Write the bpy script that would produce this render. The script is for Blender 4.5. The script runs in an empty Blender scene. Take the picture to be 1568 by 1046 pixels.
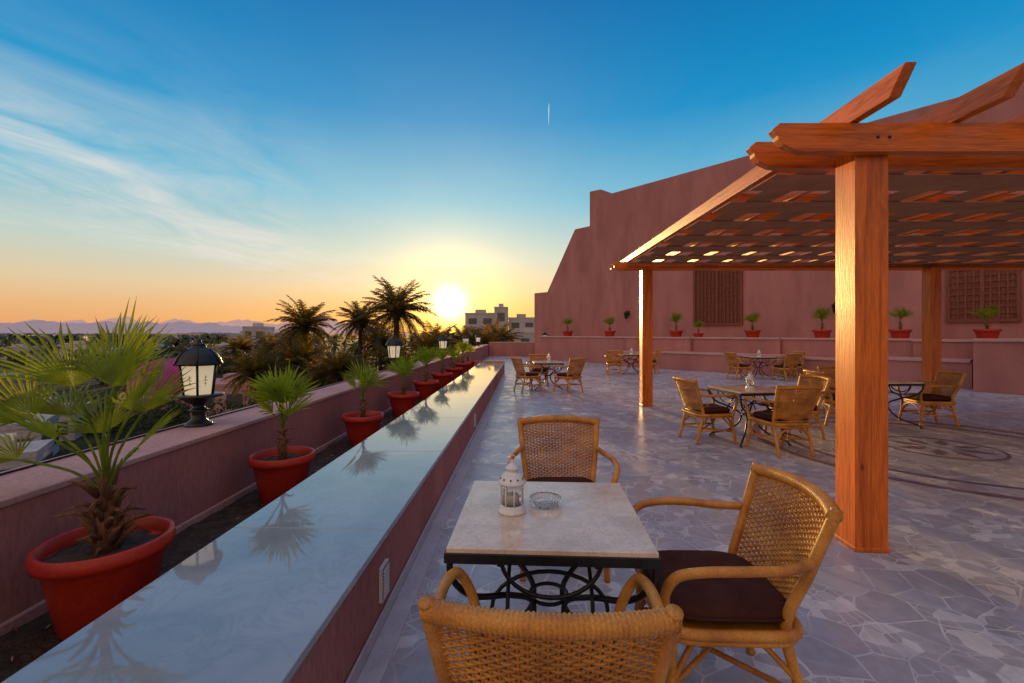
import bpy, math, random
from mathutils import Vector, Matrix, noise as mnoise
R=math.radians
scene=bpy.context.scene
random.seed(7)
COL=scene.collection

# ------------------------------------------------------------------ materials
def newmat(name):
    m=bpy.data.materials.new(name); m.use_nodes=True
    nt=m.node_tree; nt.nodes.clear()
    out=nt.nodes.new('ShaderNodeOutputMaterial')
    return m,nt,out
def ND(nt,t,**k):
    n=nt.nodes.new(t)
    for a,b in k.items(): setattr(n,a,b)
    return n
def coords(nt,scale=(1,1,1),kind='Object',rot=(0,0,0)):
    tc=ND(nt,'ShaderNodeTexCoord'); mp=ND(nt,'ShaderNodeMapping')
    nt.links.new(tc.outputs[kind],mp.inputs['Vector'])
    mp.inputs['Scale'].default_value=scale; mp.inputs['Rotation'].default_value=rot
    return mp.outputs['Vector']
def noi(nt,vec,scale,detail=5,rough=.6,dist=0):
    n=ND(nt,'ShaderNodeTexNoise'); nt.links.new(vec,n.inputs['Vector'])
    n.inputs['Scale'].default_value=scale; n.inputs['Detail'].default_value=detail
    n.inputs['Roughness'].default_value=rough; n.inputs['Distortion'].default_value=dist
    return n
def ramp(nt,fac,stops):
    r=ND(nt,'ShaderNodeValToRGB'); nt.links.new(fac,r.inputs['Fac'])
    e=r.color_ramp.elements
    while len(e)<len(stops): e.new(.5)
    for i,(p,c) in enumerate(stops):
        e[i].position=p; e[i].color=(c[0],c[1],c[2],1) if hasattr(c,'__len__') else (c,c,c,1)
    return r.outputs['Color']
def mixc(nt,fac,a,b,mode='MIX'):
    n=ND(nt,'ShaderNodeMixRGB',blend_type=mode)
    for s,v in (('Fac',fac),('Color1',a),('Color2',b)):
        if isinstance(v,(int,float)): n.inputs[s].default_value=v if s=='Fac' else (v,v,v,1)
        elif isinstance(v,tuple): n.inputs[s].default_value=(v[0],v[1],v[2],1)
        else: nt.links.new(v,n.inputs[s])
    return n.outputs['Color']
def bump(nt,h,strength,dist=.01):
    b=ND(nt,'ShaderNodeBump'); b.inputs['Strength'].default_value=strength; b.inputs['Distance'].default_value=dist
    nt.links.new(h,b.inputs['Height']); return b.outputs['Normal']
def std(name,c1,c2=None,scale=8,stretch=(1,1,1),rough=.6,bmp=.2,bdist=.005,metal=0,spec=.5,fine=None,rv=.1,coat=0):
    m,nt,out=newmat(name)
    p=ND(nt,'ShaderNodeBsdfPrincipled'); nt.links.new(p.outputs[0],out.inputs[0])
    c2=c2 or tuple(x*.7 for x in c1)
    v=coords(nt,stretch)
    n1=noi(nt,v,scale,4,.62,.3); n2=noi(nt,v,(fine or scale*9),2,.6)
    f=ramp(nt,n1.outputs['Fac'],[(.32,0),(.68,1)])
    c=mixc(nt,f,c1,c2)
    g=ramp(nt,n2.outputs['Fac'],[(.3,.82),(.7,1.1)])
    c=mixc(nt,1.0,c,g,'MULTIPLY')
    nt.links.new(c,p.inputs['Base Color'])
    p.inputs['Metallic'].default_value=metal
    p.inputs['Specular IOR Level'].default_value=spec
    r=ramp(nt,n1.outputs['Fac'],[(.3,max(rough-rv,.02)),(.7,min(rough+rv,1))])
    nt.links.new(r,p.inputs['Roughness'])
    if bmp: nt.links.new(bump(nt,n2.outputs['Fac'],bmp,bdist),p.inputs['Normal'])
    return m

STUCCO=std('pink_stucco',(.47,.205,.18),(.35,.145,.132),1.1,(1,1,.3),rough=.85,bmp=.5,bdist=.006,fine=60,spec=.15)
STUCCO2=std('pale_stucco',(.58,.34,.30),(.46,.26,.24),1.6,rough=.85,bmp=.3,fine=50,spec=.15)
WHITEW=std('whitewash',(.50,.46,.44),(.40,.37,.36),.3,rough=.85,bmp=.0,fine=4)
IRON=std('black_iron',(.012,.012,.014),(.02,.02,.02),20,rough=.38,bmp=.2,metal=.3)
POT=std('red_clay_plastic',(.46,.032,.012),(.35,.020,.009),5,rough=.42,bmp=.1,fine=60,spec=.35)
SOIL=std('dark_soil',(.08,.047,.028),(.022,.014,.010),14,rough=.9,bmp=1,bdist=.03,fine=45)
FIBRE=std('palm_fibre',(.28,.115,.04),(.09,.04,.018),10,(6,6,1),rough=.9,bmp=.8,bdist=.006)
BARK=std('palm_bark',(.12,.075,.045),(.06,.04,.025),5,rough=.9,bmp=1,bdist=.05)
CUSH=std('brown_cushion',(.075,.022,.013),(.045,.013,.009),6,rough=.8,bmp=.4,bdist=.002,fine=300,spec=.15)
WHITEM=std('white_enamel',(.75,.74,.72),(.66,.65,.63),15,rough=.35,bmp=.05)
DARK=std('dark_glass',(.02,.022,.026),(.012,.012,.014),2,rough=.15,bmp=0)
WINDOW=std('grey_window',(.11,.105,.11),(.07,.07,.075),.6,rough=.3,bmp=0)  # soft grey window tone
CANVAS=std('brown_canvas',(.50,.25,.135),(.38,.18,.10),3,rough=.9,bmp=.3,fine=90,spec=.05)
MOSAIC=std('mosaic_red_marble',(.22,.14,.175),(.15,.095,.125),14,rough=.35,bmp=.3)
LATT=std('lattice_wood',(.24,.055,.022),(.13,.03,.015),5,(6,6,1),rough=.6)
TENT=std('magenta_canvas',(.42,.03,.18),(.30,.022,.13),.6,rough=.7,bmp=.1)
PITCH=std('pitch_grass',(.07,.12,.025),(.05,.09,.02),.2,rough=.9,bmp=.0)
CANDLE=std('candle_wax',(.75,.70,.58),(.7,.65,.55),8,rough=.5,bmp=0)

def wood(name,axis,c1=(.62,.135,.007),c2=(.34,.057,.004)):
    st=[7,7,7]; st[axis]=.45
    m,nt,out=newmat(name)
    p=ND(nt,'ShaderNodeBsdfPrincipled'); nt.links.new(p.outputs[0],out.inputs[0])
    v=coords(nt,tuple(st))
    n1=noi(nt,v,2.2,5,.65,1.5); n2=noi(nt,v,14,3,.6,.3)
    k=ND(nt,'ShaderNodeTexVoronoi'); kv=coords(nt,tuple(3.2 if i!=axis else 1.6 for i in range(3)))
    nt.links.new(kv,k.inputs['Vector']); k.inputs['Scale'].default_value=1.6
    c=ramp(nt,n1.outputs['Fac'],[(.28,c2),(.5,c1),(.72,tuple(min(1,x*1.3) for x in c1))])
    g=ramp(nt,n2.outputs['Fac'],[(.3,.72),(.62,1.08)])
    c=mixc(nt,1,c,g,'MULTIPLY')
    kn=ramp(nt,k.outputs['Distance'],[(.03,.25),(.09,1)])
    c=mixc(nt,1,c,kn,'MULTIPLY')
    nt.links.new(c,p.inputs['Base Color'])
    p.inputs['Roughness'].default_value=.34; p.inputs['Specular IOR Level'].default_value=.4
    nt.links.new(bump(nt,n2.outputs['Fac'],.35,.003),p.inputs['Normal'])
    return m
WZ=wood('pine_post_wood',2); WX=wood('pine_beam_wood',0); WY=wood('pine_rafter_wood',1)

def rattan():
    m,nt,out=newmat('rattan')
    p=ND(nt,'ShaderNodeBsdfPrincipled'); nt.links.new(p.outputs[0],out.inputs[0])
    v=coords(nt,(1,1,1)); n1=noi(nt,v,7,4,.6); n2=noi(nt,v,160,2,.6)
    c=ramp(nt,n1.outputs['Fac'],[(.3,(.36,.125,.016)),(.52,(.58,.235,.034)),(.72,(.70,.33,.06))])
    g=ramp(nt,n2.outputs['Fac'],[(.3,.68),(.65,1.1)])
    c=mixc(nt,1,c,g,'MULTIPLY')
    nt.links.new(c,p.inputs['Base Color']); p.inputs['Roughness'].default_value=.4; p.inputs['Specular IOR Level'].default_value=.4
    nt.links.new(bump(nt,n2.outputs['Fac'],.4,.002),p.inputs['Normal'])
    return m
RATTAN=rattan()

def leafmat(name,c,t,mixf=.5,em=None):
    m,nt,out=newmat(name)
    v=coords(nt); n=noi(nt,v,9,3,.6)
    f=ramp(nt,n.outputs['Fac'],[(.3,.55),(.7,1.25)])
    if em: f=ramp(nt,n.outputs['Fac'],[(.3,.85),(.7,1.05)])
    d=ND(nt,'ShaderNodeBsdfPrincipled'); tr=ND(nt,'ShaderNodeBsdfTranslucent')
    nt.links.new(mixc(nt,1,c,f,'MULTIPLY'),d.inputs['Base Color']); d.inputs['Roughness'].default_value=.5; d.inputs['Specular IOR Level'].default_value=.3
    if em: d.inputs['Emission Color'].default_value=(em[0],em[1],em[2],1); d.inputs['Emission Strength'].default_value=1
    nt.links.new(mixc(nt,1,t,f,'MULTIPLY'),tr.inputs['Color'])
    mx=ND(nt,'ShaderNodeMixShader'); mx.inputs[0].default_value=mixf
    nt.links.new(d.outputs[0],mx.inputs[1]); nt.links.new(tr.outputs[0],mx.inputs[2]); nt.links.new(mx.outputs[0],out.inputs[0])
    return m
FAN=leafmat('fan_leaf',(.13,.22,.018),(.56,.58,.02),.5)
DATE=leafmat('date_leaf',(.045,.055,.016),(.38,.20,.02),.4)
BUSH=leafmat('bush_leaf',(.035,.055,.018),(.10,.11,.02),.3)
PANE=leafmat('frosted_lamp_pane',(.80,.74,.62),(.85,.70,.45),.35,em=(.50,.42,.28))

def glass():
    m,nt,out=newmat('clear_glass')
    p=ND(nt,'ShaderNodeBsdfPrincipled'); nt.links.new(p.outputs[0],out.inputs[0])
    v=coords(nt); n=noi(nt,v,20,2); nt.links.new(ramp(nt,n.outputs['Fac'],[(.3,.03),(.7,.08)]),p.inputs['Roughness'])
    p.inputs['Base Color'].default_value=(.95,.97,.96,1); p.inputs['Transmission Weight'].default_value=1; p.inputs['IOR'].default_value=1.48
    return m
GLASS=glass()

def marble(name,base,dark,vein,rough,scale=2.0,vf=.5,ior=1.5):
    m,nt,out=newmat(name)
    p=ND(nt,'ShaderNodeBsdfPrincipled'); nt.links.new(p.outputs[0],out.inputs[0])
    v=coords(nt); n1=noi(nt,v,scale,5,.6,.5); n2=noi(nt,v,scale*2.3,6,.65,1.0); n3=noi(nt,v,90,2)
    c=ramp(nt,n1.outputs['Fac'],[(.3,dark),(.6,base)])
    s=ND(nt,'ShaderNodeMath',operation='SUBTRACT'); nt.links.new(n2.outputs['Fac'],s.inputs[0]); s.inputs[1].default_value=.5
    a=ND(nt,'ShaderNodeMath',operation='ABSOLUTE'); nt.links.new(s.outputs[0],a.inputs[0])
    f=ramp(nt,a.outputs[0],[(0,vf),(.03,0)])
    c=mixc(nt,f,c,vein)
    nt.links.new(c,p.inputs['Base Color'])
    n5=noi(nt,v,6,6,.7,.4)
    r=ramp(nt,n5.outputs['Fac'],[(.35,rough),(.7,rough*2.6)])
    nt.links.new(r,p.inputs['Roughness']); p.inputs['IOR'].default_value=ior
    nt.links.new(bump(nt,n3.outputs['Fac'],.02,.001),p.inputs['Normal'])
    return m
LEDGEM=marble('grey_white_marble',(.37,.40,.41),(.24,.28,.30),(.19,.22,.24),.022,1.4,.25,1.85)
TABLEM=marble('cream_marble',(.78,.60,.44),(.60,.44,.32),(.42,.26,.17),.10,7,.45,1.6)
SKIRT=marble('skirt_marble',(.50,.49,.54),(.40,.40,.45),(.3,.3,.33),.25,3)

def floor_mat():
    m,nt,out=newmat('crazy_paving_marble')
    p=ND(nt,'ShaderNodeBsdfPrincipled'); nt.links.new(p.outputs[0],out.inputs[0])
    v=coords(nt)
    w=noi(nt,v,1.7,1,.5)
    vm=ND(nt,'ShaderNodeVectorMath',operation='MULTIPLY_ADD'); nt.links.new(w.outputs['Color'],vm.inputs[0]); vm.inputs[1].default_value=(.22,.22,0); nt.links.new(v,vm.inputs[2])
    def vor(scale,feat):
        n=ND(nt,'ShaderNodeTexVoronoi',feature=feat); n.voronoi_dimensions='2D'; nt.links.new(vm.outputs[0],n.inputs['Vector']); n.inputs['Scale'].default_value=scale; n.inputs['Randomness'].default_value=1
        return n
    A=vor(4.4,'F1'); AE=vor(4.4,'DISTANCE_TO_EDGE'); B=vor(11.5,'F1'); BE=vor(11.5,'DISTANCE_TO_EDGE')
    sa=ND(nt,'ShaderNodeSeparateColor'); nt.links.new(A.outputs['Color'],sa.inputs[0])
    sb=ND(nt,'ShaderNodeSeparateColor'); nt.links.new(B.outputs['Color'],sb.inputs[0])
    big=ramp(nt,sa.outputs[0],[(0,(.385,.385,.44)),(.35,(.44,.44,.49)),(.7,(.40,.40,.455)),(1,(.47,.47,.51))])
    small=ramp(nt,sb.outputs[1],[(0,(.39,.39,.445)),(.70,(.45,.45,.50)),(.82,(.66,.66,.68))])
    bw=noi(nt,v,1.1,1); selr=ND(nt,'ShaderNodeMath',operation='ADD'); nt.links.new(sa.outputs[1],selr.inputs[0]); nt.links.new(bw.outputs['Fac'],selr.inputs[1])
    sel=ramp(nt,selr.outputs[0],[(.96,0),(.97,1)])
    c=mixc(nt,sel,big,small)
    n=noi(nt,v,5,6,.7,1.2); c=mixc(nt,1,c,ramp(nt,n.outputs['Fac'],[(.3,.78),(.7,1.12)]),'MULTIPLY')
    ea=ramp(nt,AE.outputs['Distance'],[(.008,1),(.03,0)]); eb=ramp(nt,BE.outputs['Distance'],[(.015,1),(.045,0)])
    ebs=mixc(nt,1,eb,sel,'MULTIPLY'); e=mixc(nt,1,ea,ebs,'LIGHTEN')
    n4=noi(nt,v,2.2,3); gr=ramp(nt,n4.outputs['Fac'],[(.38,(.44,.44,.49)),(.62,(.68,.68,.70))])
    c=mixc(nt,e,c,gr)
    st=noi(nt,v,.45,4,.6,.5); c=mixc(nt,1,c,ramp(nt,st.outputs['Fac'],[(.35,.78),(.65,1.06)]),'MULTIPLY')
    nt.links.new(c,p.inputs['Base Color'])
    nt.links.new(mixc(nt,e,ramp(nt,sa.outputs[2],[(0,.18),(1,.40)]),(.55,.55,.55)),p.inputs['Roughness'])
    return m
FLOORM=floor_mat()

def ground_mat():
    m,nt,out=newmat('desert_ground')
    p=ND(nt,'ShaderNodeBsdfPrincipled'); nt.links.new(p.outputs[0],out.inputs[0])
    v=coords(nt); n=noi(nt,v,.035,6,.65); n2=noi(nt,v,.4,4,.6)
    c=ramp(nt,n.outputs['Fac'],[(.35,(.03,.04,.018)),(.52,(.05,.055,.028)),(.68,(.12,.095,.07))])
    c=mixc(nt,1,c,ramp(nt,n2.outputs['Fac'],[(.3,.6),(.7,1.2)]),'MULTIPLY')
    nt.links.new(c,p.inputs['Base Color']); p.inputs['Roughness'].default_value=.95
    p.inputs['Specular IOR Level'].default_value=.05
    return m
GROUNDM=ground_mat()

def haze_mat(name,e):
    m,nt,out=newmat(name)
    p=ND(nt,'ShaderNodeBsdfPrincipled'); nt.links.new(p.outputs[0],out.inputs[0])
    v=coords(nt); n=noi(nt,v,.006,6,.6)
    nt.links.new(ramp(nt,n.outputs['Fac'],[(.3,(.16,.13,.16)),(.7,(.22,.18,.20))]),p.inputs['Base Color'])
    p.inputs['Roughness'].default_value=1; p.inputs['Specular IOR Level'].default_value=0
    p.inputs['Emission Color'].default_value=(e[0],e[1],e[2],1); p.inputs['Emission Strength'].default_value=.55  # aerial haze painted in as emission
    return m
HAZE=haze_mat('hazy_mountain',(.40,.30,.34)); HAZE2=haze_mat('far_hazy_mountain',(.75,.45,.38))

# ------------------------------------------------------------------ mesh builder
class MB:
    def __init__(s): s.v=[];s.f=[];s.m=[];s.s=[];s.mats=[]
    def mi(s,mat):
        if mat not in s.mats: s.mats.append(mat)
        return s.mats.index(mat)
    def add(s,vs,fs,mat,smooth=False,M=None):
        o=len(s.v)
        if M is not None: vs=[M@Vector(v) for v in vs]
        s.v.extend([tuple(v) for v in vs]); k=s.mi(mat)
        for f in fs: s.f.append(tuple(i+o for i in f)); s.m.append(k); s.s.append(smooth)
    def box(s,c,d,mat,rz=0,M=None):
        x,y,z=d[0]/2,d[1]/2,d[2]/2
        vs=[(-x,-y,-z),(x,-y,-z),(x,y,-z),(-x,y,-z),(-x,-y,z),(x,-y,z),(x,y,z),(-x,y,z)]
        T=Matrix.Translation(c)@Matrix.Rotation(rz,4,'Z')
        if M is not None: T=M@T
        s.add(vs,[(0,3,2,1),(4,5,6,7),(0,1,5,4),(1,2,6,5),(2,3,7,6),(3,0,4,7)],mat,False,T)
    def b2(s,a,b,mat,M=None):
        s.box(tuple((a[i]+b[i])/2 for i in range(3)),tuple(abs(b[i]-a[i]) for i in range(3)),mat,0,M)
    def tube(s,pts,r,mat,n=8,cap=True,M=None,closed=False):
        pts=[Vector(p) for p in pts]; N=len(pts)
        rs=r if hasattr(r,'__len__') else [r]*N
        vs=[];fs=[]
        t0=(pts[1]-pts[0]).normalized()
        a=Vector((0,0,1)) if abs(t0.z)<.9 else Vector((1,0,0))
        nrm=t0.cross(a).normalized()
        for i in range(N):
            if closed: t=(pts[(i+1)%N]-pts[i-1])
            else: t=pts[min(i+1,N-1)]-pts[max(i-1,0)]
            if t.length<1e-9: t=t0.copy()
            t.normalize(); nrm=(nrm-t*nrm.dot(t))
            if nrm.length<1e-6: nrm=t.orthogonal()
            nrm.normalize(); b=t.cross(nrm)
            for k in range(n):
                q=2*math.pi*k/n
                vs.append(pts[i]+(nrm*math.cos(q)+b*math.sin(q))*rs[i])
        for i in range(N if closed else N-1):
            j=(i+1)%N
            for k in range(n):
                fs.append((i*n+k,i*n+(k+1)%n,j*n+(k+1)%n,j*n+k))
        if cap and not closed:
            fs.append(tuple(range(n))[::-1]); fs.append(tuple((N-1)*n+k for k in range(n)))
        s.add(vs,fs,mat,True,M)
    def lathe(s,prof,mat,n=24,c=(0,0,0),smooth=True,M=None,mod=None,rot=0):
        vs=[];fs=[]
        for (r,z) in prof:
            for k in range(n):
                q=2*math.pi*k/n+rot; rr=r*(mod(q) if mod else 1)
                vs.append((c[0]+rr*math.cos(q),c[1]+rr*math.sin(q),c[2]+z))
        for i in range(len(prof)-1):
            for k in range(n):
                fs.append((i*n+k,i*n+(k+1)%n,(i+1)*n+(k+1)%n,(i+1)*n+k))
        fs.append(tuple(range(n))[::-1]); fs.append(tuple((len(prof)-1)*n+k for k in range(n)))
        s.add(vs,fs,mat,smooth,M)
    def prism(s,poly,y0,y1,mat,M=None):   # poly in (x,z)
        n=len(poly)
        vs=[(x,y0,z) for x,z in poly]+[(x,y1,z) for x,z in poly]
        fs=[tuple(range(n)),tuple(range(2*n-1,n-1,-1))]+[(i,i+n,(i+1)%n+n,(i+1)%n) for i in range(n)]
        s.add(vs,fs,mat,False,M)
    def mesh(s,name):
        me=bpy.data.meshes.new(name); me.from_pydata(s.v,[],s.f)
        for m in s.mats: me.materials.append(m)
        me.polygons.foreach_set('material_index',s.m); me.polygons.foreach_set('use_smooth',s.s)
        me.update(); return me
    def obj(s,name,loc=(0,0,0),rz=0,bevel=0,parent=None,sc=1):
        return place(s.mesh(name),name,loc,rz,bevel,parent,sc)
def place(me,name,loc=(0,0,0),rz=0,bevel=0,parent=None,sc=1):
    o=bpy.data.objects.new(name,me); COL.objects.link(o); o.location=loc; o.rotation_euler[2]=rz; o.scale=(sc,sc,sc)
    if bevel:
        b=o.modifiers.new('b','BEVEL'); b.width=bevel; b.segments=2; b.limit_method='ANGLE'; b.angle_limit=R(40)
    if parent: o.parent=parent
    return o
def empty(name,loc=(0,0,0),rz=0):
    e=bpy.data.objects.new(name,None); COL.objects.link(e); e.location=loc; e.rotation_euler[2]=rz; return e
def spline(P,n=8):
    P=[Vector(p) for p in P]; out=[]
    for i in range(len(P)-1):
        p0=P[max(i-1,0)];p1=P[i];p2=P[i+1];p3=P[min(i+2,len(P)-1)]
        for k in range(n):
            t=k/n
            out.append(.5*((2*p1)+(p2-p0)*t+(2*p0-5*p1+4*p2-p3)*t*t+(3*p1-p0-3*p2+p3)*t**3))
    out.append(P[-1]); return out

LR=-.0271  # terrace parapet heading
def L(x,y,z=0):
    c,s_=math.cos(LR),math.sin(LR); return (x*c-y*s_, x*s_+y*c, z)

# ------------------------------------------------------------------ ground, terrace
g=MB(); g.add([(-9000,-300,-6),(9000,-300,-6),(9000,9000,-6),(-9000,9000,-6)],[(0,1,2,3)],GROUNDM); g.obj('ground')
f=MB(); f.add([(-2.6,-8,0),(40,-8,0),(40,33,0),(-2.6,33,0)],[(0,1,2,3)],FLOORM); f.obj('terrace_floor',rz=LR)
f=MB(); f.b2((-2.85,-8,-6),(40,33,-.02),STUCCO); f.obj('terrace_base',rz=LR)

# low wall with marble seat top
w=MB()
w.b2((-1.54,-3,0),(-.762,16.55,.445),STUCCO)
w.b2((-1.59,-3,0),(-1.545,16.55,.445),STUCCO)
joints=[-2.43,-.8,.84,2.47,4.10,5.73,7.36,8.99,10.62,12.25,13.88,15.5,16.6]
for a,b in zip(joints[:-1],joints[1:]): w.b2((-1.60,a+.002,.447),(-.742,b-.002,.482),LEDGEM)
w.b2((-.757,-3,.001),(-.745,16.54,.075),SKIRT)
w.obj('marble_topped_low_wall',rz=LR,bevel=.003)
w=MB(); w.b2((-.743,-3,.001),(-.635,16.5,.006),SKIRT); w.obj('floor_border',rz=LR)
# vents
def vent(y):
    v=MB(); v.b2((-.741,y-.055,.14),(-.759,y+.055,.32),WHITEM)
    v.b2((-.7385,y-.045,.15),(-.7405,y+.045,.31),DARK)
    for i in range(9): v.b2((-.733,y-.045,.153+i*.0175),(-.738,y+.045,.162+i*.0175),WHITEM)
    v.obj('air_vent',rz=LR)
vent(2.42); vent(6.9)
# soil bed
s_=MB(); nx,ny=14,260; vs=[];fs=[]
for j in range(ny+1):
    for i in range(nx+1):
        x=-2.41+.83*i/nx; yy=-2+18.9*j/ny
        vs.append((x,yy,.19+.03*mnoise.noise(Vector((x*3,yy*3,0)))+.012*mnoise.noise(Vector((x*14,yy*14,3)))))
for j in range(ny):
    for i in range(nx): a=j*(nx+1)+i; fs.append((a,a+1,a+nx+2,a+nx+1))
s_.add(vs,fs,SOIL,True); s_.obj('planting_soil',rz=LR)
rs_=random.Random(9); lt=MB()   # fallen dry bits and pebbles on the soil
for i in range(420):
    x=rs_.uniform(-2.36,-1.62); y=1+15*rs_.random()**1.5; a=rs_.uniform(0,6.28); l=rs_.uniform(.008,.035)
    d=Vector((math.cos(a),math.sin(a),rs_.uniform(-.2,.2)))*l; b=Vector((x,y,.20+.03*mnoise.noise(Vector((x*3,y*3,0)))+.012*mnoise.noise(Vector((x*14,y*14,3)))+.004))
    lt.tube([b-d,b,b+d],[.001,.004,.001],rs_.choice([FIBRE,FIBRE,STUCCO2]),4)
lt.obj('dry_plant_litter',rz=LR)
# parapet
p=MB(); p.b2((-2.87,-4,-.5),(-2.39,31.0,.75),STUCCO); p.b2((-2.885,-4,.752),(-2.375,31.0,.785),STUCCO2)
p.b2((-2.375,-4,.0),(-2.345,17,.235),STUCCO2)
p.obj('terrace_parapet_wall',rz=LR,bevel=.006)
c=MB(); c.tube([(-2.80+.015*math.sin(i*.9),-3+i*.5,.793) for i in range(66)],.007,IRON,6); c.obj('power_cable',rz=LR)
p=MB(); p.b2((-2.36,30.3,0),(2.5,30.9,.9),STUCCO); p.b2((-2.36,30.28,.903),(2.5,30.92,.95),STUCCO2)
p.b2((-2.36,16.95,0),(-.75,17.3,.5),STUCCO)
p.obj('end_parapet_wall',rz=LR)

# floor rosette
r_=MB()
def ring(mb,cx,cy,r0,r1,z,mat,n=96,a0=0,a1=2*math.pi):
    vs=[];fs=[]
    for i in range(n+1):
        a=a0+(a1-a0)*i/n; vs+= [(cx+r0*math.cos(a),cy+r0*math.sin(a),z),(cx+r1*math.cos(a),cy+r1*math.sin(a),z)]
    for i in range(n): fs.append((2*i,2*i+1,2*i+3,2*i+2))
    mb.add(vs,fs,mat)
ring(r_,5.8,6.2,1.77,1.84,.004,MOSAIC); ring(r_,5.8,6.2,2.15,2.24,.004,MOSAIC); ring(r_,5.8,6.2,.62,.66,.004,MOSAIC)
for k in range(8):
    a=k*math.pi/4; ca,sa=math.cos(a),math.sin(a)
    pts=[(0.16,0),(.34,.07),(.56,0),(.34,-.07)]
    r_.add([(5.8+x*ca-y*sa,6.2+x*sa+y*ca,.004) for x,y in pts],[(0,1,2,3)],MOSAIC)
r_.obj('floor_rosette_mosaic')

# ------------------------------------------------------------------ fan palms
def fan_leaf(mb,hub,d,nrm,Lf,nb=20,spread=R(88),web=.36,mat=FAN,rnd=random,bw=.15):
    d=d.normalized(); sd=d.cross(nrm).normalized(); nrm=sd.cross(d).normalized()
    da=2*spread/nb
    for i in range(nb):
        a=-spread+da*(i+.5); ll=Lf*(.70+.30*math.cos(a))*rnd.uniform(.85,1.1)
        def P(r,ang,h=0): return hub+(d*math.cos(ang)+sd*math.sin(ang))*r+nrm*h
        m=ll*web; cup=ll*.10*abs(math.sin(a))
        ml=P(m,a-da*.49,cup*.5); mr=P(m,a+da*.49,cup*.5); mc=P(m*1.02,a,cup*.5+m*.06)
        ql=P(ll*.70,a-da*bw,cup); qr=P(ll*.70,a+da*bw,cup); qc=P(ll*.70,a,cup+.005)
        dr=Vector((0,0,-1))*ll*rnd.uniform(.0,.16)
        ql+=dr*.3; qr+=dr*.3; qc+=dr*.3
        tip=P(ll,a+rnd.uniform(-.07,.07),cup)+dr
        mb.add([hub,ml,mr,mc,ql,qr,qc,tip],[(0,1,3),(0,3,2),(1,4,6,3),(3,6,5,2),(4,7,6),(6,7,5)],mat)
def potted_palm(name,seed,leaves,Lf=.34,trunk=.22,big=False):
    rnd=random.Random(seed); mb=MB()
    mb.lathe([(.165,0),(.17,.01),(.205,.18),(.232,.315),(.236,.32),(.262,.325),(.266,.345),(.262,.385),(.25,.392),(.238,.385),(.228,.33),(.225,.32)],POT,40)
    vs=[(0,0,.335)];n=28
    for k in range(n): vs.append((.23*math.cos(2*math.pi*k/n),.23*math.sin(2*math.pi*k/n),.325+rnd.uniform(-.008,.01)))
    mb.add(vs,[(0,k+1,(k+1)%n+1) for k in range(n)],SOIL,True)
    z0=.33
    tr=.045 if big else .028
    mb.tube([(0,0,z0-.02),(.005,0,z0+trunk*.5),(0,.005,z0+trunk)],[tr*1.2,tr,tr*.7],FIBRE,12)
    K=44 if big else 22
    for k in range(K):
        a=k*2.4+rnd.uniform(-.3,.3); zz=z0+trunk*(k/K)*.95
        ln=rnd.uniform(.06,.17) if big else rnd.uniform(.04,.08)
        o=Vector((math.cos(a),math.sin(a),0)); el=rnd.uniform(-.2,1.2)
        b=Vector((0,0,zz))+o*tr*.7; e=b+o*ln*math.cos(el)+Vector((0,0,ln*math.sin(el)))
        mid=(b+e)/2+Vector((0,0,.02)); wd=rnd.uniform(.5,1)*(.021 if big else .011)
        mb.tube([b,mid,e],[wd,wd*.8,wd*.2],FIBRE,5)
    top=Vector((0,0,z0+trunk*.9))
    for (az,el,pl,sc) in leaves:
        az=R(az)+rnd.uniform(-.1,.1); el=R(el)
        o=Vector((math.sin(az),math.cos(az),0))
        hub=top+o*pl*math.cos(el)+Vector((0,0,pl*math.sin(el)))
        mid=top+o*pl*.42*math.cos(el+.12)+Vector((0,0,pl*.5*math.sin(el+.12)))
        mb.tube(spline([top,mid,hub],5),[.009]+[.006]*9+[.004],FAN,6)
        d=(hub-mid).normalized(); d=(d+o*.12).normalized()
        side=d.cross(Vector((0,0,1)))
        if side.length<.1: side=Vector((1,0,0))
        nrm=side.cross(d).normalized()*1.0
        nrm=(nrm+Vector((rnd.uniform(-.5,.5),rnd.uniform(-.9,.1),rnd.uniform(-.2,.2)))).normalized()
        fan_leaf(mb,hub,d,nrm,Lf*sc,20 if big else 16,rnd=rnd,web=.30 if big else .26,spread=R(72) if big else R(74),bw=.24)
    return mb.mesh(name)
# azimuth measured from +Y clockwise, elevation, petiole length, blade scale
bigl=[(20,87,.50,1.25),(70,76,.40,1.0),(-75,68,.54,1.2),(-110,54,.46,1.05),(-60,42,.50,1.0),(-150,58,.34,.85),(-95,24,.42,.8),(-20,80,.54,1.15),(95,55,.26,.75),(0,60,.40,.95),(-40,62,.3,.9)]
BIG=potted_palm('potted_fan_palm',3,bigl,.36,.30,True)
def rl(seed,n,p0,p1,emin=50):
    r=random.Random(seed); return [(i*137.5+r.uniform(-20,20),max(emin,89-i*(88-emin)/n+r.uniform(-5,5)),r.uniform(p0,p1),r.uniform(.8,1.12)) for i in range(n)]
V=[potted_palm('potted_fan_palm',11,rl(1,8,.14,.30,60),.38,.28),potted_palm('potted_fan_palm',12,rl(2,7,.12,.26,54),.34,.28),potted_palm('potted_fan_palm',13,rl(3,7,.12,.26,46),.35,.24)]
place(BIG,'potted_fan_palm',L(-1.985,2.12,.19),0)
for i,yy in enumerate([3.72,5.55,7.45,9.3,11.15,13.0,14.7,16.2]):
    place(V[i%3],'potted_fan_palm',L(-1.985+random.uniform(-.03,.03),yy,.19),i*1.3,sc=random.uniform(.93,1.04))

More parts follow.
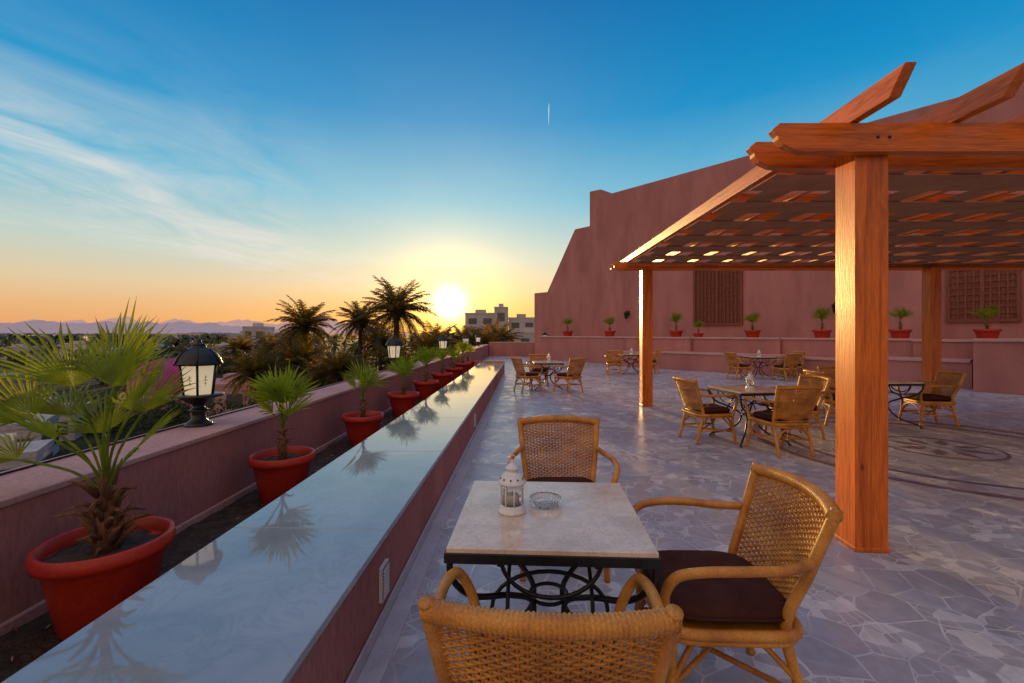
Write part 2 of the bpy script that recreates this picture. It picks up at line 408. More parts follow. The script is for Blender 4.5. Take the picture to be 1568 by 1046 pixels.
# ------------------------------------------------------------------ parapet lanterns
def lantern_mesh():
    mb=MB()
    mb.lathe([(.105,0),(.105,.012),(.085,.03),(.06,.05),(.045,.085),(.05,.11),(.075,.13),(.055,.14),(.04,.155),(.045,.175),(.09,.20),(.12,.225),(.16,.24),(.185,.243),(.185,.256),(.15,.262)],IRON,28)
    n=6
    mb.lathe([(.108,.262),(.135,.50)],PANE,n,smooth=False)
    for k in range(n):
        a=2*math.pi*k/n; c,s=math.cos(a),math.sin(a)
        mb.tube([(c*.111,s*.111,.258),(c*.139,s*.139,.502)],.009,IRON,6)
        a2=a+math.pi/n; c2,s2=math.cos(a2),math.sin(a2); r=math.cos(math.pi/n)
        for (h,w_) in ((.35,.012),(.375,.018),(.40,.010)):
            rr=(.108+(.135-.108)*(h-.262)/.238)*r+.001
            t=Vector((-s2,c2,0)); b=Vector((c2*rr,s2*rr,h))
            mb.tube([b-t*w_,b+Vector((0,0,.010)),b+t*w_],.0018,IRON,5)
        mb.tube([(c2*(.112*r+.003),s2*(.112*r+.003),.33),(c2*(.124*r+.002),s2*(.124*r+.002),.42)],.0018,IRON,5)
    mb.lathe([(.14,.498),(.172,.502),(.176,.515),(.165,.53),(.155,.56),(.128,.60),(.09,.632),(.055,.648),(.05,.665),(.056,.672),(.03,.68),(.018,.69),(.024,.70),(.018,.712),(.004,.722)],IRON,28)
    for k in range(6):
        a=2*math.pi*k/6; mb.tube([(math.cos(a)*q,math.sin(a)*q,z) for q,z in ((.176,.515),(.158,.56),(.13,.602),(.09,.634))],.007,IRON,5)
    return mb.mesh('garden_lantern')
LM=lantern_mesh()
for yy in (3.72,9.4,15.1,21.0,26.6): place(LM,'garden_lantern',L(-2.70,yy,.785),.0)
place(LM,'garden_lantern',(2.05,28.6,.9),0)

# ------------------------------------------------------------------ chairs
def sup(a,e): return math.copysign(abs(a)**e,a)
def chair_mesh():
    mb=MB(); rt=.019
    def back(u,v,off=0):
        x=u*(.235+.045*v); y=-.255-.15*v+.06*u*u+off; z=.43+.445*v+.014*(1-u*u)*v
        return Vector((x,y,z))
    for s in (-1,1):
        mb.tube(spline([(s*.235,-.29,0),(s*.235,-.245,.2),back(s*1.0,0),back(s*1.03,.5),back(s*1.04,1.0),back(s*1.04,1.055)],8),rt*1.1,RATTAN,10)
        mb.tube(spline([(s*.265,.275,0),(s*.25,.245,.22),(s*.25,.235,.42)],6),rt,RATTAN,10)
        A=[back(s*1.06,.60)+Vector((0,.01,0)),(s*.318,-.16,.685),(s*.345,0,.69),(s*.345,.15,.685),(s*.325,.245,.655),(s*.285,.275,.57),(s*.255,.262,.47),(s*.25,.245,.38)]
        mb.tube(spline(A,8),rt,RATTAN,10)
        mb.tube(spline([(s*.24,-.24,.22),(s*.2,-.12,.34),(s*.14,-.03,.39)],5),.012,RATTAN,8)
        mb.tube(spline([(s*.25,.245,.2),(s*.2,.14,.34),(s*.14,.05,.39)],5),.012,RATTAN,8)
        mb.tube([(s*.237,-.25,.19),(s*.252,.24,.19)],.013,RATTAN,8)
        mb.tube(spline([(s*.25,.245,.18),(s*.16,.25,.31),(0,.25,.36)],5),.012,RATTAN,8)
        mb.tube(spline([(s*.237,-.25,.18),(s*.16,-.25,.31),(0,-.25,.36)],5),.012,RATTAN,8)
        mb.tube([(s*.262,.27,.088),(s*.26,.265,.112)],rt*1.25,RATTAN,8)
        mb.tube([(s*.25,.237,.38),(s*.26,.236,.42)],rt*1.25,RATTAN,8)
    mb.tube([(-.24,-.25,.17),(.255,.245,.17)],.012,RATTAN,8); mb.tube([(.24,-.25,.195),(-.255,.245,.195)],.012,RATTAN,8)
    fr=[]
    for k in range(40):
        q=2*math.pi*k/40; fr.append((.262*sup(math.cos(q),.35),.262*sup(math.sin(q),.35)-.005,.405))
    mb.tube(fr,.022,RATTAN,10,closed=True)
    fr=[(x*.98,y*.98,.372) for x,y,z in fr]; mb.tube(fr,.013,RATTAN,8,closed=True)
    mb.b2((-.25,-.25,.39),(.25,.25,.405),RATTAN)
    N=150; pts=[];rs=[]
    for i in range(N+1):
        u=-1.06+2.12*i/N; pts.append(back(u,1.0,-.0)); rs.append(.0265+.0026*math.sin(i*2.1))
    mb.tube(pts,rs,RATTAN,12)
    mb.tube([back(-1.02+2.04*i/30,.02) for i in range(31)],.014,RATTAN,8)
    cols=23
    for j in range(cols):
        u=-.97+1.94*j/(cols-1)
        mb.tube([back(u,v/14) for v in range(15)],.0042,RATTAN,5,cap=False)
    rows=38
    for i in range(rows):
        v=.035+.925*i/(rows-1); pts=[]
        for k in range(2*(cols-1)+1):
            u=-.99+1.98*k/(2*(cols-1))
            ph=(k/2.0)*math.pi+(i%2)*math.pi
            w=back(u,v); w.y+=.0058*math.cos(ph); w.z+=.0012*math.sin(k*1.7+i*2.3); pts.append(w)
        mb.tube(pts,.0047,RATTAN,4,cap=False)
    vs=[];fs=[];nu,nv=44,14
    for j in range(nv+1):
        ph=-math.pi/2+math.pi*j/nv
        for i in range(nu):
            q=2*math.pi*i/nu
            cx=sup(math.cos(ph),.45); x=.255*cx*sup(math.cos(q),.42); yy=.255*cx*sup(math.sin(q),.42)
            z=.462+.045*sup(math.sin(ph),.75)*(1+.10*math.cos(3*q))
            if ph>0: z-=.012*math.exp(-(x*x+yy*yy)/.012)
            vs.append((x,yy,z))
    for j in range(nv):
        for i in range(nu): fs.append((j*nu+i,j*nu+(i+1)%nu,(j+1)*nu+(i+1)%nu,(j+1)*nu+i))
    mb.add(vs,fs,CUSH,True)
    mb.tube([(.259*sup(math.cos(2*math.pi*k/44),.42),.259*sup(math.sin(2*math.pi*k/44),.42),.462) for k in range(44)],.005,CUSH,6,closed=True)
    return mb.mesh('cane_armchair')
CH=chair_mesh()
def chair(x,y,face): # face: heading of chair front, degrees CCW from +Y
    place(CH,'cane_armchair',(x,y,0),R(face))
# ------------------------------------------------------------------ tables
def table_mesh(w=.78):
    mb=MB(); h=w/2
    mb.b2((-h,-h,.727),(h,h,.750),TABLEM)
    e=h+.008
    for a,b in (((-e,-e,.695),(e,-e+.012,.733)),((-e,e-.012,.695),(e,e,.733)),((-e,-e+.012,.695),(-e+.008,e-.012,.733)),((e-.008,-e+.012,.695),(e,e-.012,.733))): mb.b2(a,b,IRON)
    mb.b2((-h+.02,-h+.02,.715),(h-.02,h-.02,.7265),IRON)
    k=h-.01
    for sx in (-1,1):
        for sy in (-1,1):
            mb.tube(spline([(sx*k,sy*k,.71),(sx*k*.97,sy*k*.97,.62),(sx*k*.78,sy*k*.78,.52),(sx*k*.42,sy*k*.42,.45),(sx*.07,sy*.07,.37),(sx*.09,sy*.09,.24),(sx*k*.5,sy*k*.5,.12),(sx*k*.88,sy*k*.88,.05),(sx*k*.97,sy*k*.97,.005)],8),.013,IRON,8)
            mb.lathe([(.02,0),(.02,.012)],IRON,12,(sx*k*.97,sy*k*.97,0))
    for s in (-1,1):
        for rot in (0,1):
            pts=[]
            for i in range(17):
                q=math.pi*i/16; a=.19*math.cos(q); z=.705-.15*math.sin(q)
                pts.append((a,s*k*.93,z) if not rot else (s*k*.93,a,z))
            mb.tube(pts,.009,IRON,8)
            pts=[]
            for i in range(17):
                q=math.pi*i/16; a=.24*math.cos(q); z=.40+.16*math.sin(q)
                pts.append((a,s*k*.45,z) if not rot else (s*k*.45,a,z))
            mb.tube(pts,.009,IRON,8)
    mb.tube([(.085*math.cos(q*math.pi/12),.085*math.sin(q*math.pi/12),.37) for q in range(24)],.009,IRON,8,closed=True)
    return mb.mesh('marble_bistro_table')
TB=table_mesh()
def table(x,y,rz=0): place(TB,'marble_bistro_table',(x,y,0),R(rz),bevel=.0025)
table(.165,2.07,-3)
chair(.11,1.435,-4)
chair(.86,1.99,88)
chair(.34,3.13,178)

def small_lantern():
    mb=MB()
    mb.lathe([(.062,0),(.064,.006),(.06,.016),(.055,.022),(.056,.03),(.05,.034)],WHITEM,32)
    mb.lathe([(.045,.034),(.045,.125)],GLASS,24)
    mb.lathe([(.022,.034),(.022,.075),(.019,.078)],CANDLE,20); mb.tube([(0,0,.076),(.001,0,.087)],.0012,IRON,5)
    for k in range(8):
        a=2*math.pi*k/8; c,s=math.cos(a),math.sin(a)
        mb.tube([(c*.05,s*.05,.03),(c*.05,s*.05,.13)],.0035,WHITEM,6)
        a2=a+math.pi/4
        mb.tube([(.05*math.cos(a+(a2-a)*i/8),.05*math.sin(a+(a2-a)*i/8),.108+.018*math.sin(math.pi*i/8)) for i in range(9)],.0025,WHITEM,6)
    mb.lathe([(.052,.126),(.061,.128),(.062,.136),(.055,.140),(.05,.155),(.036,.172),(.022,.180),(.021,.186),(.03,.19),(.031,.197),(.022,.206),(.012,.214),(.006,.22),(.007,.226),(.002,.232)],WHITEM,32)
    for k in range(10):
        a=2*math.pi*k/10; mb.tube([(math.cos(a)*.0505,math.sin(a)*.0505,.151),(math.cos(a)*.0535,math.sin(a)*.0535,.1535)],.004,DARK,8)
    mb.tube([(0.02*math.cos(q*math.pi/10),0,.232+.02*math.sin(q*math.pi/10)) for q in range(20)],.0018,WHITEM,6,closed=True)
    return mb.mesh('white_candle_lantern')
SL=small_lantern(); place(SL,'white_candle_lantern',(.0,2.05,.751),.2)
a=MB(); md=lambda q:1+.035*math.cos(22*q)
a.lathe([(.055,0),(.066,.004),(.073,.02),(.075,.034),(.068,.036),(.058,.022),(.05,.009),(.02,.008)],GLASS,132,mod=md)
a.obj('glass_ashtray',(.155,2.125,.7515))

def tgroup(x,y,rz,chs,lan=True):
    table(x,y,rz)
    if lan: place(SL,'white_candle_lantern',(x+.03,y,.751),0)
    for c in chs: chair(*c)
tgroup(3.42,6.62,8,[(2.82,6.62,-82),(3.50,5.98,8),(4.22,6.85,95)])
tgroup(6.25,7.75,5,[(7.05,7.75,80),(6.2,8.5,172),(5.55,7.85,-95)])
tgroup(8.4,15.6,0,[(7.65,15.4,-80),(8.9,14.9,15),(9.6,15.7,100)])
tgroup(1.0,12.75,0,[(.42,12.2,-65),(1.48,12.0,40),(.8,13.5,175)])
tgroup(4.55,17.5,0,[(3.85,17.2,-10),(5.3,17.6,90)])

# ------------------------------------------------------------------ pergola
pg=empty('wooden_pergola')
def post(x,y,w_=.22,h=2.86,rz=0):
    mb=MB(); mb.b2((-w_/2,-w_/2,0),(w_/2,w_/2,h),WZ); mb.b2((-w_/2-.006,-w_/2-.006,0),(w_/2+.006,w_/2+.006,.035),WZ)
    mb.obj('post',(x,y,0),rz,bevel=.008,parent=pg)
post(2.55,3.34,.225,rz=R(-3)); post(2.86,9.75,.22,2.9); post(8.72,9.5,.22,2.9); post(8.6,3.0)
def beam(y,z0,x0,x1,t=.07,h=.20,ang=0):
    poly=[(x0+.05,z0+h),(x0,z0+h-.045),(x0+.035,z0+h-.085),(x0+.04,z0+h-.11),(x0+.075,z0+.05),(x0+.15,z0+.012),(x0+.22,z0),(x1,z0),(x1,z0+h)]
    mb=MB(); mb.prism([(a-x0,b) for a,b in poly],0,t,WX)
    for bx in (.72,.80):   # bolts at the post
        mb.lathe([(.012,0),(.012,.006),(.004,.008)],IRON,8,M=Matrix.Translation((bx,0,z0+h*.5))@Matrix.Rotation(R(90),4,'X'))
    mb.obj('beam',(x0,y,0),ang,bevel=.006,parent=pg)
beam(3.152,2.80,1.80,11,ang=-.005); beam(3.462,2.80,1.80,11,ang=-.005)
beam(9.56,2.90,2.10,14,h=.14,ang=-.01); beam(9.87,2.90,2.10,14,h=.14,ang=-.01)
rx=[2.33+.70*i for i in range(14)]
for x in rx:
    mb=MB(); z=3.004
    poly=[(2.70,z+.15),(2.82,z),(10.3,z+.04),(10.3,z+.15)]
    M=Matrix.Translation((.035,0,0))@Matrix.Rotation(R(90),4,'Z')
    mb.prism(poly,0,.07,WY,M=M); mb.obj('rafter',(x,0,.0),-.012,bevel=.005,parent=pg)
cv=MB()
ys=[3.72+.86*i for i in range(7)]
cv.b2((2.38,3.56,2.975),(11.6,3.72,2.985),CANVAS)
for i,yy in enumerate(ys):
    cv.b2((2.38,yy+.40,2.975),(11.6,min(yy+.86,9.5),2.985),CANVAS)
for i,x in enumerate(rx[:-1]):
    cv.b2((x+.225,3.56,2.9885),(x+.50,9.5,2.9975),CANVAS)
cv.obj('canopy_cloth',parent=pg)
for yy in ys:   # tilted louvre slats seen through the openings
    mb=MB(); mb.box((0,0,0),(9.06,.012,.12),WX); o=mb.obj('louvre_slat',(7.05,yy+.2,3.215),parent=pg); o.rotation_euler[0]=R(35)

# ------------------------------------------------------------------ pink building
WA=R(-47.5); WP=(9.48,21,0)
bl=empty('pink_building',WP,WA)
mb=MB()
out=[(-11.9,-6),(-11.9,4.15),(-10.75,4.15),(-8.5,7.75),(-7.4,7.75),(-7.4,9.75),(-6.6,9.7),(-6.5,9.3),(22,9.5),(22,-6)]
mb.prism(out,0,7,STUCCO); mb.obj('wall',parent=bl,bevel=.05)
mb=MB()
def lattice(x0,x1,z0,z1,n):
    mb.b2((x0,-.02,z0),(x1,-.004,z1),LATT)
    mb.b2((x0-.1,-.10,z1),(x1+.1,-.003,z1+.1),LATT); mb.b2((x0-.1,-.10,z0-.1),(x1+.1,-.003,z0),LATT)
    mb.b2((x0-.1,-.09,z0),(x0,-.003,z1),LATT); mb.b2((x1,-.09,z0),(x1+.1,-.003,z1),LATT)
    for i in range(1,n): 
        x=x0+(x1-x0)*i/n; wd=.05 if i==n//2 else .022; mb.b2((x-wd,-.085,z0),(x+wd,-.065,z1),LATT)
    k=int((z1-z0)/.2)
    for i in range(1,k):
        z=z0+(z1-z0)*i/k; mb.b2((x0,-.062,z-.025),(x1,-.04,z+.025),LATT)
lattice(-1.05,.98,2.0,4.5,12); lattice(7.7,9.2,2.0,4.45,8); lattice(9.6,12.0,2.0,4.45,12); lattice(14,16,2,4.45,12)
mb.obj('lattice_windows',parent=bl)
mb=MB()
for (s0,s1,y0,h) in ((-9.5,-3.4,-1.9,1.30),(-3.4,-.2,-2.3,1.30),(-.2,3.2,-2.1,1.30),(3.2,7.0,-1.9,1.30),(7.0,8.4,-2.2,1.28),(8.4,18,-4.0,1.32)):
    mb.b2((s0+.002,y0,0),(s1-.002,-.002,h),STUCCO); mb.b2((s0-.03,y0-.05,h+.002),(s1-.034,-.002,h+.07),STUCCO2)
for (s0,s1,y0,h) in ((-4.0,-1.2,-2.9,.62),(-1.2,3.6,-3.1,.68),(3.6,6.4,-2.8,.62),(6.4,8.36,-3.3,.72)):
    mb.b2((s0+.002,y0,0),(s1-.002,-1.5,h),STUCCO); mb.b2((s0-.03,y0-.05,h+.002),(s1-.034,-1.5,h+.07),STUCCO2)
mb.obj('stepped_planter',parent=bl,bevel=.01)
def bw(s,yl,z):
    c,sn=math.cos(WA),math.sin(WA); return (WP[0]+s*c-yl*sn, WP[1]+s*sn+yl*c, z)
for i,s in enumerate([-7.8,-4.95,-1.3,-.25,2.0,4.4,6.6,8.6,11.0]):
    place(V[(i+1)%3],'potted_fan_palm',bw(s,-1.45,1.22),i*2.1,sc=1.15 if i!=3 else .85)
def sconce(s,z):
    mb=MB(); mb.lathe([(.03,-.16),(.07,-.12),(.09,-.05),(.11,.12),(.15,.13),(.10,.20),(.03,.25),(.02,.3)],IRON,10); mb.lathe([(.094,-.045),(.112,.11)],DARK,6)
    mb.tube([(0,0,.27),(0,.13,.30),(0,.25,.15)],.015,IRON,6); mb.b2((-.05,.24,.0),(.05,.26,.3),IRON)
    mb.obj('wall_sconce',bw(s,-.27,z),WA)
sconce(-4.75,2.45); sconce(4.55,2.45)

# ------------------------------------------------------------------ date palms
def date_palm(seed,h=8,crown=2.9,nf=56,nl=38):
    rnd=random.Random(seed); mb=MB()
    pts=[];rs=[]
    for i in range(25):
        t=i/24; pts.append((.25*math.sin(t*2),.1*t,h*t)); rs.append((.24-.07*t)*(1+.08*(i%2)))
    mb.tube(pts,rs,BARK,10); top=Vector(pts[-1])
    for k in range(26):
        a=k*2.4; o=Vector((math.cos(a),math.sin(a),0)); b=top+Vector((0,0,-.6+.6*k/26))+o*.14
        mb.tube([b,b+o*.18+Vector((0,0,.22))],[.06,.02],FIBRE,5)
    for k in range(nf):
        az=k*2.39996+rnd.uniform(-.2,.2); t=k/nf; el=R(82-110*t)+rnd.uniform(-.12,.12)
        o=Vector((math.cos(az),math.sin(az),0)); Lr=crown*rnd.uniform(.85,1.12)
        P=[];p=top.copy(); e=el
        for i in range(13):
            P.append(p.copy()); p=p+(o*math.cos(e)+Vector((0,0,math.sin(e))))*(Lr/12); e-=rnd.uniform(.06,.12)*(1.25-abs(math.sin(el))*.35)
        mb.tube(P,[.04*(1-i/13)+.008 for i in range(13)],DATE,4,cap=False)
        side=Vector((-o.y,o.x,0))
        for j in range(nl):
            u=.08+.90*j/nl; x=u*12; i=min(int(x),11); q=P[i].lerp(P[i+1],x-i); tg=(P[i+1]-P[i]).normalized()
            up=side.cross(tg)
            ll=crown*.20*(math.sin(math.pi*min(1,.15+u*.85))**.6 if u<.98 else .3)*rnd.uniform(.8,1.15)
            for s in (-1,1):
                d=(side*s*.75+tg*.65-up*rnd.uniform(-.45,.25)+Vector((0,0,-.15))).normalized()
                w_=tg*.032
                e1=q+d*ll
                mb.add([q-w_,q+w_,q+d*ll*.6+w_*.8,e1+Vector((0,0,-.05*ll))],[(0,1,2,3)],DATE)
    return mb.mesh('date_palm')
DP=[date_palm(1,8,3.0),date_palm(2,8,2.8),date_palm(5,8,3.2)]
def dpalm(x,y,ztop,i,sc=1):
    place(DP[i%3],'date_palm',(x,y,ztop-8*sc),random.uniform(0,6.28),sc=sc)
dpalm(-17.9,40,2.0,0,1.05); dpalm(-14.2,42,2.4,1,.98); dpalm(-9.6,39,3.2,2,1.15)
for (x,y,z,i,s) in ((-16.3,36,-1.0,1,1),(-6.6,35,.0,0,.8),(-2.6,37.5,.3,2,.8),(-4.6,42,.3,1,.9),(-1.2,44,.6,0,.9),(-11.8,31,-1.2,2,.8),(-8.8,33,-.9,1,.85),(-19,34,-1.6,0,.9),(-33,48,-1.4,2,.8),(-13.5,32,-1.9,2,.8),(-3.2,33,-.6,1,.7),(-7.0,44,.3,2,.9),(-12.5,44,.4,0,.9),(-20.5,44,.2,1,.9),(-27,52,-.6,0,.9),(-31,58,-.2,1,.9),(-36,60,-.8,2,.9)):
    dpalm(x,y,z,i,s)

# distant palms (one mass)
def mini(mb,x,y,h,cr,rnd):
    mb.tube([(x,y,-6),(x+.2,y,-6+h)],.18,BARK,5,cap=False)
    for k in range(14):
        az=k*2.4+rnd.random(); e=R(rnd.uniform(-30,75)); o=Vector((math.cos(az),math.sin(az),0)); p=Vector((x+.2,y,-6+h)); s=Vector((-o.y,o.x,0))*cr*.13
        q=p.copy(); pr=[q.copy()]
        for i in range(4): q=q+(o*math.cos(e)+Vector((0,0,math.sin(e))))*cr/4; e-=.38; pr.append(q.copy())
        vs=[];fs=[]
        for i,q in enumerate(pr):
            w_=[.2,1,1,.75,.05][i]; vs+= [q-s*w_-Vector((0,0,.12*cr*w_*.5)),q,q+s*w_-Vector((0,0,.12*cr*w_*.5))]
        for i in range(4):
            a=i*3; fs+=[(a,a+1,a+4,a+3),(a+1,a+2,a+5,a+4)]
        mb.add(vs,fs,BUSH)
rnd=random.Random(5); mb=MB()
for i in range(470):
    y=60+500*rnd.random()**1.4; x=rnd.uniform(-1.5,-.16)*y
    if y<115 and -112<x<-60: continue
    mini(mb,x,y,rnd.uniform(3.0,6.2),rnd.uniform(2.2,3.4),rnd)
mb.obj('distant_palm_trees')
def shrub(mb,x,y,z,r,n,rnd,mat=BUSH,ls=1):
    for i in range(n):
        v=Vector((rnd.gauss(0,1),rnd.gauss(0,1),rnd.gauss(0,1))).normalized()*r*rnd.uniform(.55,1.0)
        v.z*=.75; v*=(1+.3*mnoise.noise(v*1.1+Vector((x,y,0))))
        c=Vector((x,y,z))+v; a=Vector((rnd.uniform(-1,1),rnd.uniform(-1,1),rnd.uniform(-1,1))).normalized(); b=a.orthogonal().normalized()
        s=rnd.uniform(.07,.16)*ls
        mb.add([c-a*s,c+b*s*.5,c+a*s,c-b*s*.5],[(0,1,2,3)],mat)
mb=MB()
for i in range(40):
    y=rnd.uniform(14,46); x=-rnd.uniform(.45,1.35)*y-1
    r=rnd.uniform(.8,1.7); shrub(mb,x,y,-6+r*rnd.uniform(.6,1.0),r,420,rnd)
for i in range(26):
    y=rnd.uniform(36,52); x=-rnd.uniform(.05,.55)*y
    r=rnd.uniform(1.8,3.0); shrub(mb,x,y,-3.6+rnd.uniform(-.8,.8),r,600,rnd,ls=1.7)
for i in range(45):
    y=rnd.uniform(60,150); x=-rnd.uniform(.3,1.4)*y
    if 70<y<115 and -114<x<-60: continue
    r=rnd.uniform(1.2,2.6); shrub(mb,x,y,-6+r*.5,r,200,rnd,ls=3)
for i in range(9):
    shrub(mb,-40-2.2*i+rnd.uniform(-1,1),82+rnd.uniform(-4,4),-4.2,rnd.uniform(2.2,3.2),320,rnd,ls=2.6)
mb.obj('garden_shrubs')

# ------------------------------------------------------------------ buildings beyond
def bld(name,x,y,w_,d,ztop,fl,cols,rz=0,mat=WHITEW,balc=False):
    e=empty(name,(x,y,-6),rz); H=ztop+6
    mb=MB(); mb.b2((-w_/2,0,0),(w_/2,d,H),mat); mb.b2((-w_/2-.04,-.04,H+.003),(w_/2+.04,d+.04,H+.3),mat); mb.b2((-w_*.2,d*.3,H+.303),(w_*.15,d*.6,H+1.0),mat); mb.obj('walls',parent=e)
    mb=MB(); fh=H/fl; cw=w_/cols
    for i in range(fl):
        for j in range(cols):
            cx=-w_/2+cw*(j+.5); mb.b2((cx-cw*.28,-.03,i*fh+fh*.25),(cx+cw*.28,-.004,i*fh+fh*.75),WINDOW)
            if balc: 
                mb.b2((cx-cw*.46,-1.0,i*fh+fh*.05),(cx+cw*.46,-.006,i*fh+fh*.1),mat); mb.b2((cx-cw*.46,-1.0,i*fh+fh*.102),(cx+cw*.46,-.9,i*fh+fh*.36),mat)
        for j in range(3):
            yy=d*(j+.5)/3
            for s in (-1,1): mb.b2((s*(w_/2+.004),yy-.5,i*fh+fh*.3),(s*(w_/2+.03),yy+.5,i*fh+fh*.78),WINDOW)
    mb.obj('windows',parent=e)
bld('hotel_building',-5.6,80,5.2,9,4.8,4,2,balc=True)
bld('hotel_building',-1.9,79,2.3,9,5.8,4,1)
bld('hotel_building',1.8,80,4.8,9,4.0,4,2,balc=True)
bld('hotel_building',3,66,9,8,1.4,3,4,balc=True)
bld('white_villa',-52,92,4,8,2.6,3,2,.25); bld('white_villa',-56.5,95,4,8,1.0,3,2,.25); bld('white_villa',-46,92,7,8,1.2,3,3,.2)
rnd=random.Random(21)
for i in range(34):
    y=rnd.uniform(260,650); x=-rnd.uniform(.40,1.3)*y
    bld('white_town_building',x,y,rnd.uniform(8,24),12,rnd.uniform(-2.6,1.2),3,rnd.randint(3,6),rnd.uniform(-.3,.5))
for (x,y,w_,zt) in ((-95,120,9,-2.4),(-110,118,12,-2.8),(-78,124,8,-2.0),(-62,118,6,-2.4),(-126,132,12,-1.8),(-140,128,8,-2.6)): bld('white_villa',x,y,w_,6,zt,1,3,.15)
bld('low_pink_building',-25.5,42,7,6,-3.4,1,3,.3,STUCCO2)
bld('low_white_building',-33,31,5,5,-4.2,1,3,.5)
bld('low_white_building',-28,25,3.2,4,-3.8,1,2,.6)
bld('low_white_building',-24,21,3,3,-4.4,1,2,.6)
mb=MB(); n=40; prof=[]
for i in range(13):
    q=math.pi/2*i/12; prof.append((3.4*max(math.cos(q),0)**.8+.001,3.3*math.sin(q)))
mb.lathe(prof,TENT,n,mod=lambda q:1+.02*math.cos(10*q)); 
for k in range(10):
    a=2*math.pi*k/10; mb.tube([(r*1.02*math.cos(a),r*1.02*math.sin(a),z) for r,z in prof],.06,TENT,5)
mb.obj('magenta_dome_tent',(-34.3,46,-4.3)); 
mb=MB(); mb.lathe([(4.3,0),(4.3,1.65),(4.1,1.7)],STUCCO2,24); mb.obj('round_tent_plinth',(-34.3,46,-6))
mb=MB(); mb.add([(-100,78,-5.99),(-62,78,-5.99),(-66,112,-5.99),(-112,112,-5.99)],[(0,1,2,3)],PITCH); mb.obj('sports_pitch')
mb=MB()
mb.tube([(-3.6,0,0),(-3.6,0,2.4),(3.6,0,2.4),(3.6,0,0)],.08,WHITEM,6)
for s in (-3.6,3.6): mb.tube([(s,0,2.4),(s,1,2.3),(s,2,0)],.05,WHITEM,5)
mb.tube([(-3.6,2,.04),(3.6,2,.04)],.04,WHITEM,5); mb.obj('football_goal',(-82,84,-5.98),.5)

# mountains
mb=MB(); 
for (y,x0,x1,hb,sd,HM) in ((5200,-8200,-2600,235,1,HAZE),(7000,-8500,-1500,320,9,HAZE2)):
    vs=[];fs=[];N=320;J=8
    for i in range(N+1):
        x=x0+(x1-x0)*i/N; t=i/N
        hh=hb*(.30+1.0*(mnoise.fractal(Vector((x*.0011,sd,0)),.85,2.1,7)*.5+.36))*min(1,(1-t)*4)
        hh=max(hh,5)
        for j in range(J+1):
            v=j/J; vs.append((x,y+v*900,-10+hh*v**.8*(1+.12*mnoise.noise(Vector((x*.006,v*5,sd))) *(1-v))))
    for i in range(N):
        for j in range(J): a=i*(J+1)+j; fs.append((a,a+J+1,a+J+2,a+1))
    mb.add(vs,fs,HM,True)
mb.obj('mountain_range')

# contrail
m,nt,out_=newmat('contrail_vapour'); em=ND(nt,'ShaderNodeEmission'); em.inputs[0].default_value=(1,.95,.9,1); em.inputs[1].default_value=.8; nt.links.new(em.outputs[0],out_.inputs[0])
mb=MB(); mb.tube([(320,4000,1830),(322,4000,1960),(323,4000,2010)],[1,3.5,1.2],m,6); mb.obj('contrail')

# ------------------------------------------------------------------ sky & sun
AZ=-7.7; EL=3.7
sd=Vector((math.sin(R(AZ))*math.cos(R(EL)),math.cos(R(AZ))*math.cos(R(EL)),math.sin(R(EL))))
W=bpy.data.worlds.new('World'); scene.world=W; W.use_nodes=True; nt=W.node_tree; nt.nodes.clear()
wo=ND(nt,'ShaderNodeOutputWorld'); bg=ND(nt,'ShaderNodeBackground'); nt.links.new(bg.outputs[0],wo.inputs[0])
sk=ND(nt,'ShaderNodeTexSky'); sk.sky_type='NISHITA'; sk.sun_disc=False; sk.sun_elevation=R(EL); sk.sun_rotation=R(AZ); sk.air_density=1.0; sk.dust_density=.6; sk.ozone_density=3.0
SKY=.15
nish=mixc(nt,1,sk.outputs[0],(SKY,SKY*1.15,SKY*1.3),'MULTIPLY')
tc=ND(nt,'ShaderNodeTexCoord'); sp=ND(nt,'ShaderNodeSeparateXYZ'); nt.links.new(tc.outputs['Generated'],sp.inputs[0])
def mth(op,a,b=None,clamp=False):
    n=ND(nt,'ShaderNodeMath',operation=op,use_clamp=clamp)
    for i,v in enumerate((a,b)):
        if v is None: continue
        if isinstance(v,(int,float)): n.inputs[i].default_value=v
        else: nt.links.new(v,n.inputs[i])
    return n.outputs[0]
# twilight colour by altitude (blue above, warm at the horizon); zenith brightened as added fill
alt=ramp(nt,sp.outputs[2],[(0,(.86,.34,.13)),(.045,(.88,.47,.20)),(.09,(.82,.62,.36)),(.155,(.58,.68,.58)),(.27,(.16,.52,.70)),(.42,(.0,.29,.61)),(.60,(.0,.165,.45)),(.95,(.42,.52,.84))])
# added fill light behind the camera: warm and strong left, dimmer right
fillf=mth('MULTIPLY',mth('SUBTRACT',.25,sp.outputs[1]),1.5,True)
fill_left=mth('SUBTRACT',.5,mth('MULTIPLY',sp.outputs[0],.75),True)
fillc=mixc(nt,fill_left,(.46,.32,.30),(1.25,.84,.60))
alt=mixc(nt,mth('MULTIPLY',fillf,.85),alt,fillc)
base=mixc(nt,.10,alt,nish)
zc=mth('MAXIMUM',sp.outputs[2],.03)
px=mth('DIVIDE',sp.outputs[0],zc); py=mth('DIVIDE',sp.outputs[1],zc)
cb=ND(nt,'ShaderNodeCombineXYZ'); nt.links.new(mth('MULTIPLY',px,1.1),cb.inputs[0]); nt.links.new(mth('MULTIPLY',py,.5),cb.inputs[1])
n1=noi(nt,cb.outputs[0],1.5,10,.62,.8); n2=noi(nt,cb.outputs[0],.6,4,.5)
cl=mth('MULTIPLY',ramp(nt,n1.outputs['Fac'],[(.36,0),(.70,1)]),ramp(nt,n2.outputs['Fac'],[(.34,.3),(.58,1)]))
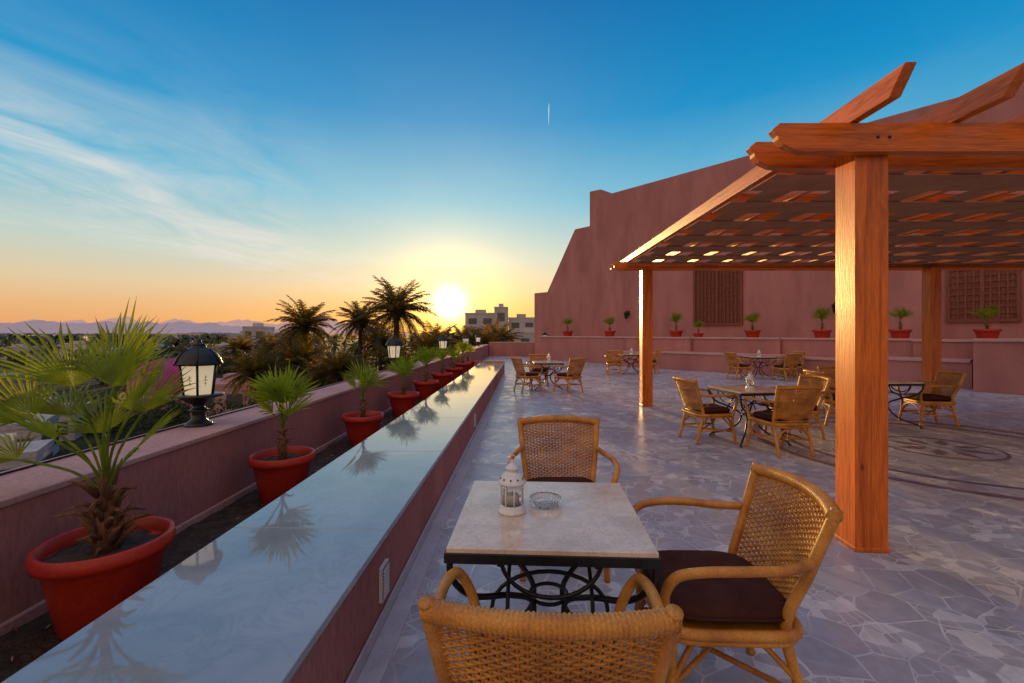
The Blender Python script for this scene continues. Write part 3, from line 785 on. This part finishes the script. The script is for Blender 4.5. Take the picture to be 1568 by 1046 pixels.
dx=mth('DIVIDE',mth('ADD',px,3.1),1.25); msk=mth('POWER',2.718,mth('MULTIPLY',mth('MULTIPLY',dx,dx),-1))
msk=mth('ADD',mth('MULTIPLY',msk,1.05),.07)
hz=mth('MULTIPLY',sp.outputs[2],7,True)
hz2=mth('SUBTRACT',1.0,mth('MULTIPLY',mth('SUBTRACT',sp.outputs[2],.30),5,True),True)
cl=mth('MULTIPLY',mth('MULTIPLY',mth('MULTIPLY',cl,msk),hz),mth('ADD',mth('MULTIPLY',hz2,.85),.15))
withc=mixc(nt,mth('MULTIPLY',cl,.95,True),base,(.78,.75,.71))
dt=ND(nt,'ShaderNodeVectorMath',operation='DOT_PRODUCT'); nt.links.new(tc.outputs['Generated'],dt.inputs[0]); dt.inputs[1].default_value=sd
dd=mth('MAXIMUM',dt.outputs['Value'],0)
hb_=mth('POWER',2.718,mth('MULTIPLY',mth('ABSOLUTE',sp.outputs[2]),-17))
withc=mixc(nt,mth('MULTIPLY',mth('MULTIPLY',mth('POWER',dd,14),hb_),.95,True),withc,(1.1,.46,.05))
g1=mixc(nt,1,(4.0,3.1,1.8),mth('POWER',dd,2400),'MULTIPLY')
g2=mixc(nt,1,(.80,.50,.11),mth('POWER',dd,170),'MULTIPLY')
g3=mixc(nt,1,(.28,.17,.03),mth('POWER',dd,18),'MULTIPLY')
tot=mixc(nt,1,mixc(nt,1,mixc(nt,1,withc,g1,'ADD'),g2,'ADD'),g3,'ADD')
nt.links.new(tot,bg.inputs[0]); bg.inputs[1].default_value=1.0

sl=bpy.data.lights.new('sun','SUN'); sl.energy=5; sl.angle=R(.6); sl.color=(1,.60,.20)
ls=Vector((math.sin(R(-14))*math.cos(R(5.0)),math.cos(R(-14))*math.cos(R(5.0)),math.sin(R(5.0))))
so=bpy.data.objects.new('sun',sl); COL.objects.link(so); so.rotation_euler=(-ls).to_track_quat('-Z','Y').to_euler()

cam=bpy.data.cameras.new('camera'); co=bpy.data.objects.new('camera',cam); COL.objects.link(co)
co.location=(0,0,1.55); co.rotation_euler=(R(90),0,0); cam.sensor_width=36; cam.lens=16.07; cam.shift_y=-13/1568; cam.clip_start=.05; cam.clip_end=20000
scene.camera=co
scene.view_settings.view_transform='Standard'; scene.view_settings.look='None'; scene.view_settings.exposure=0
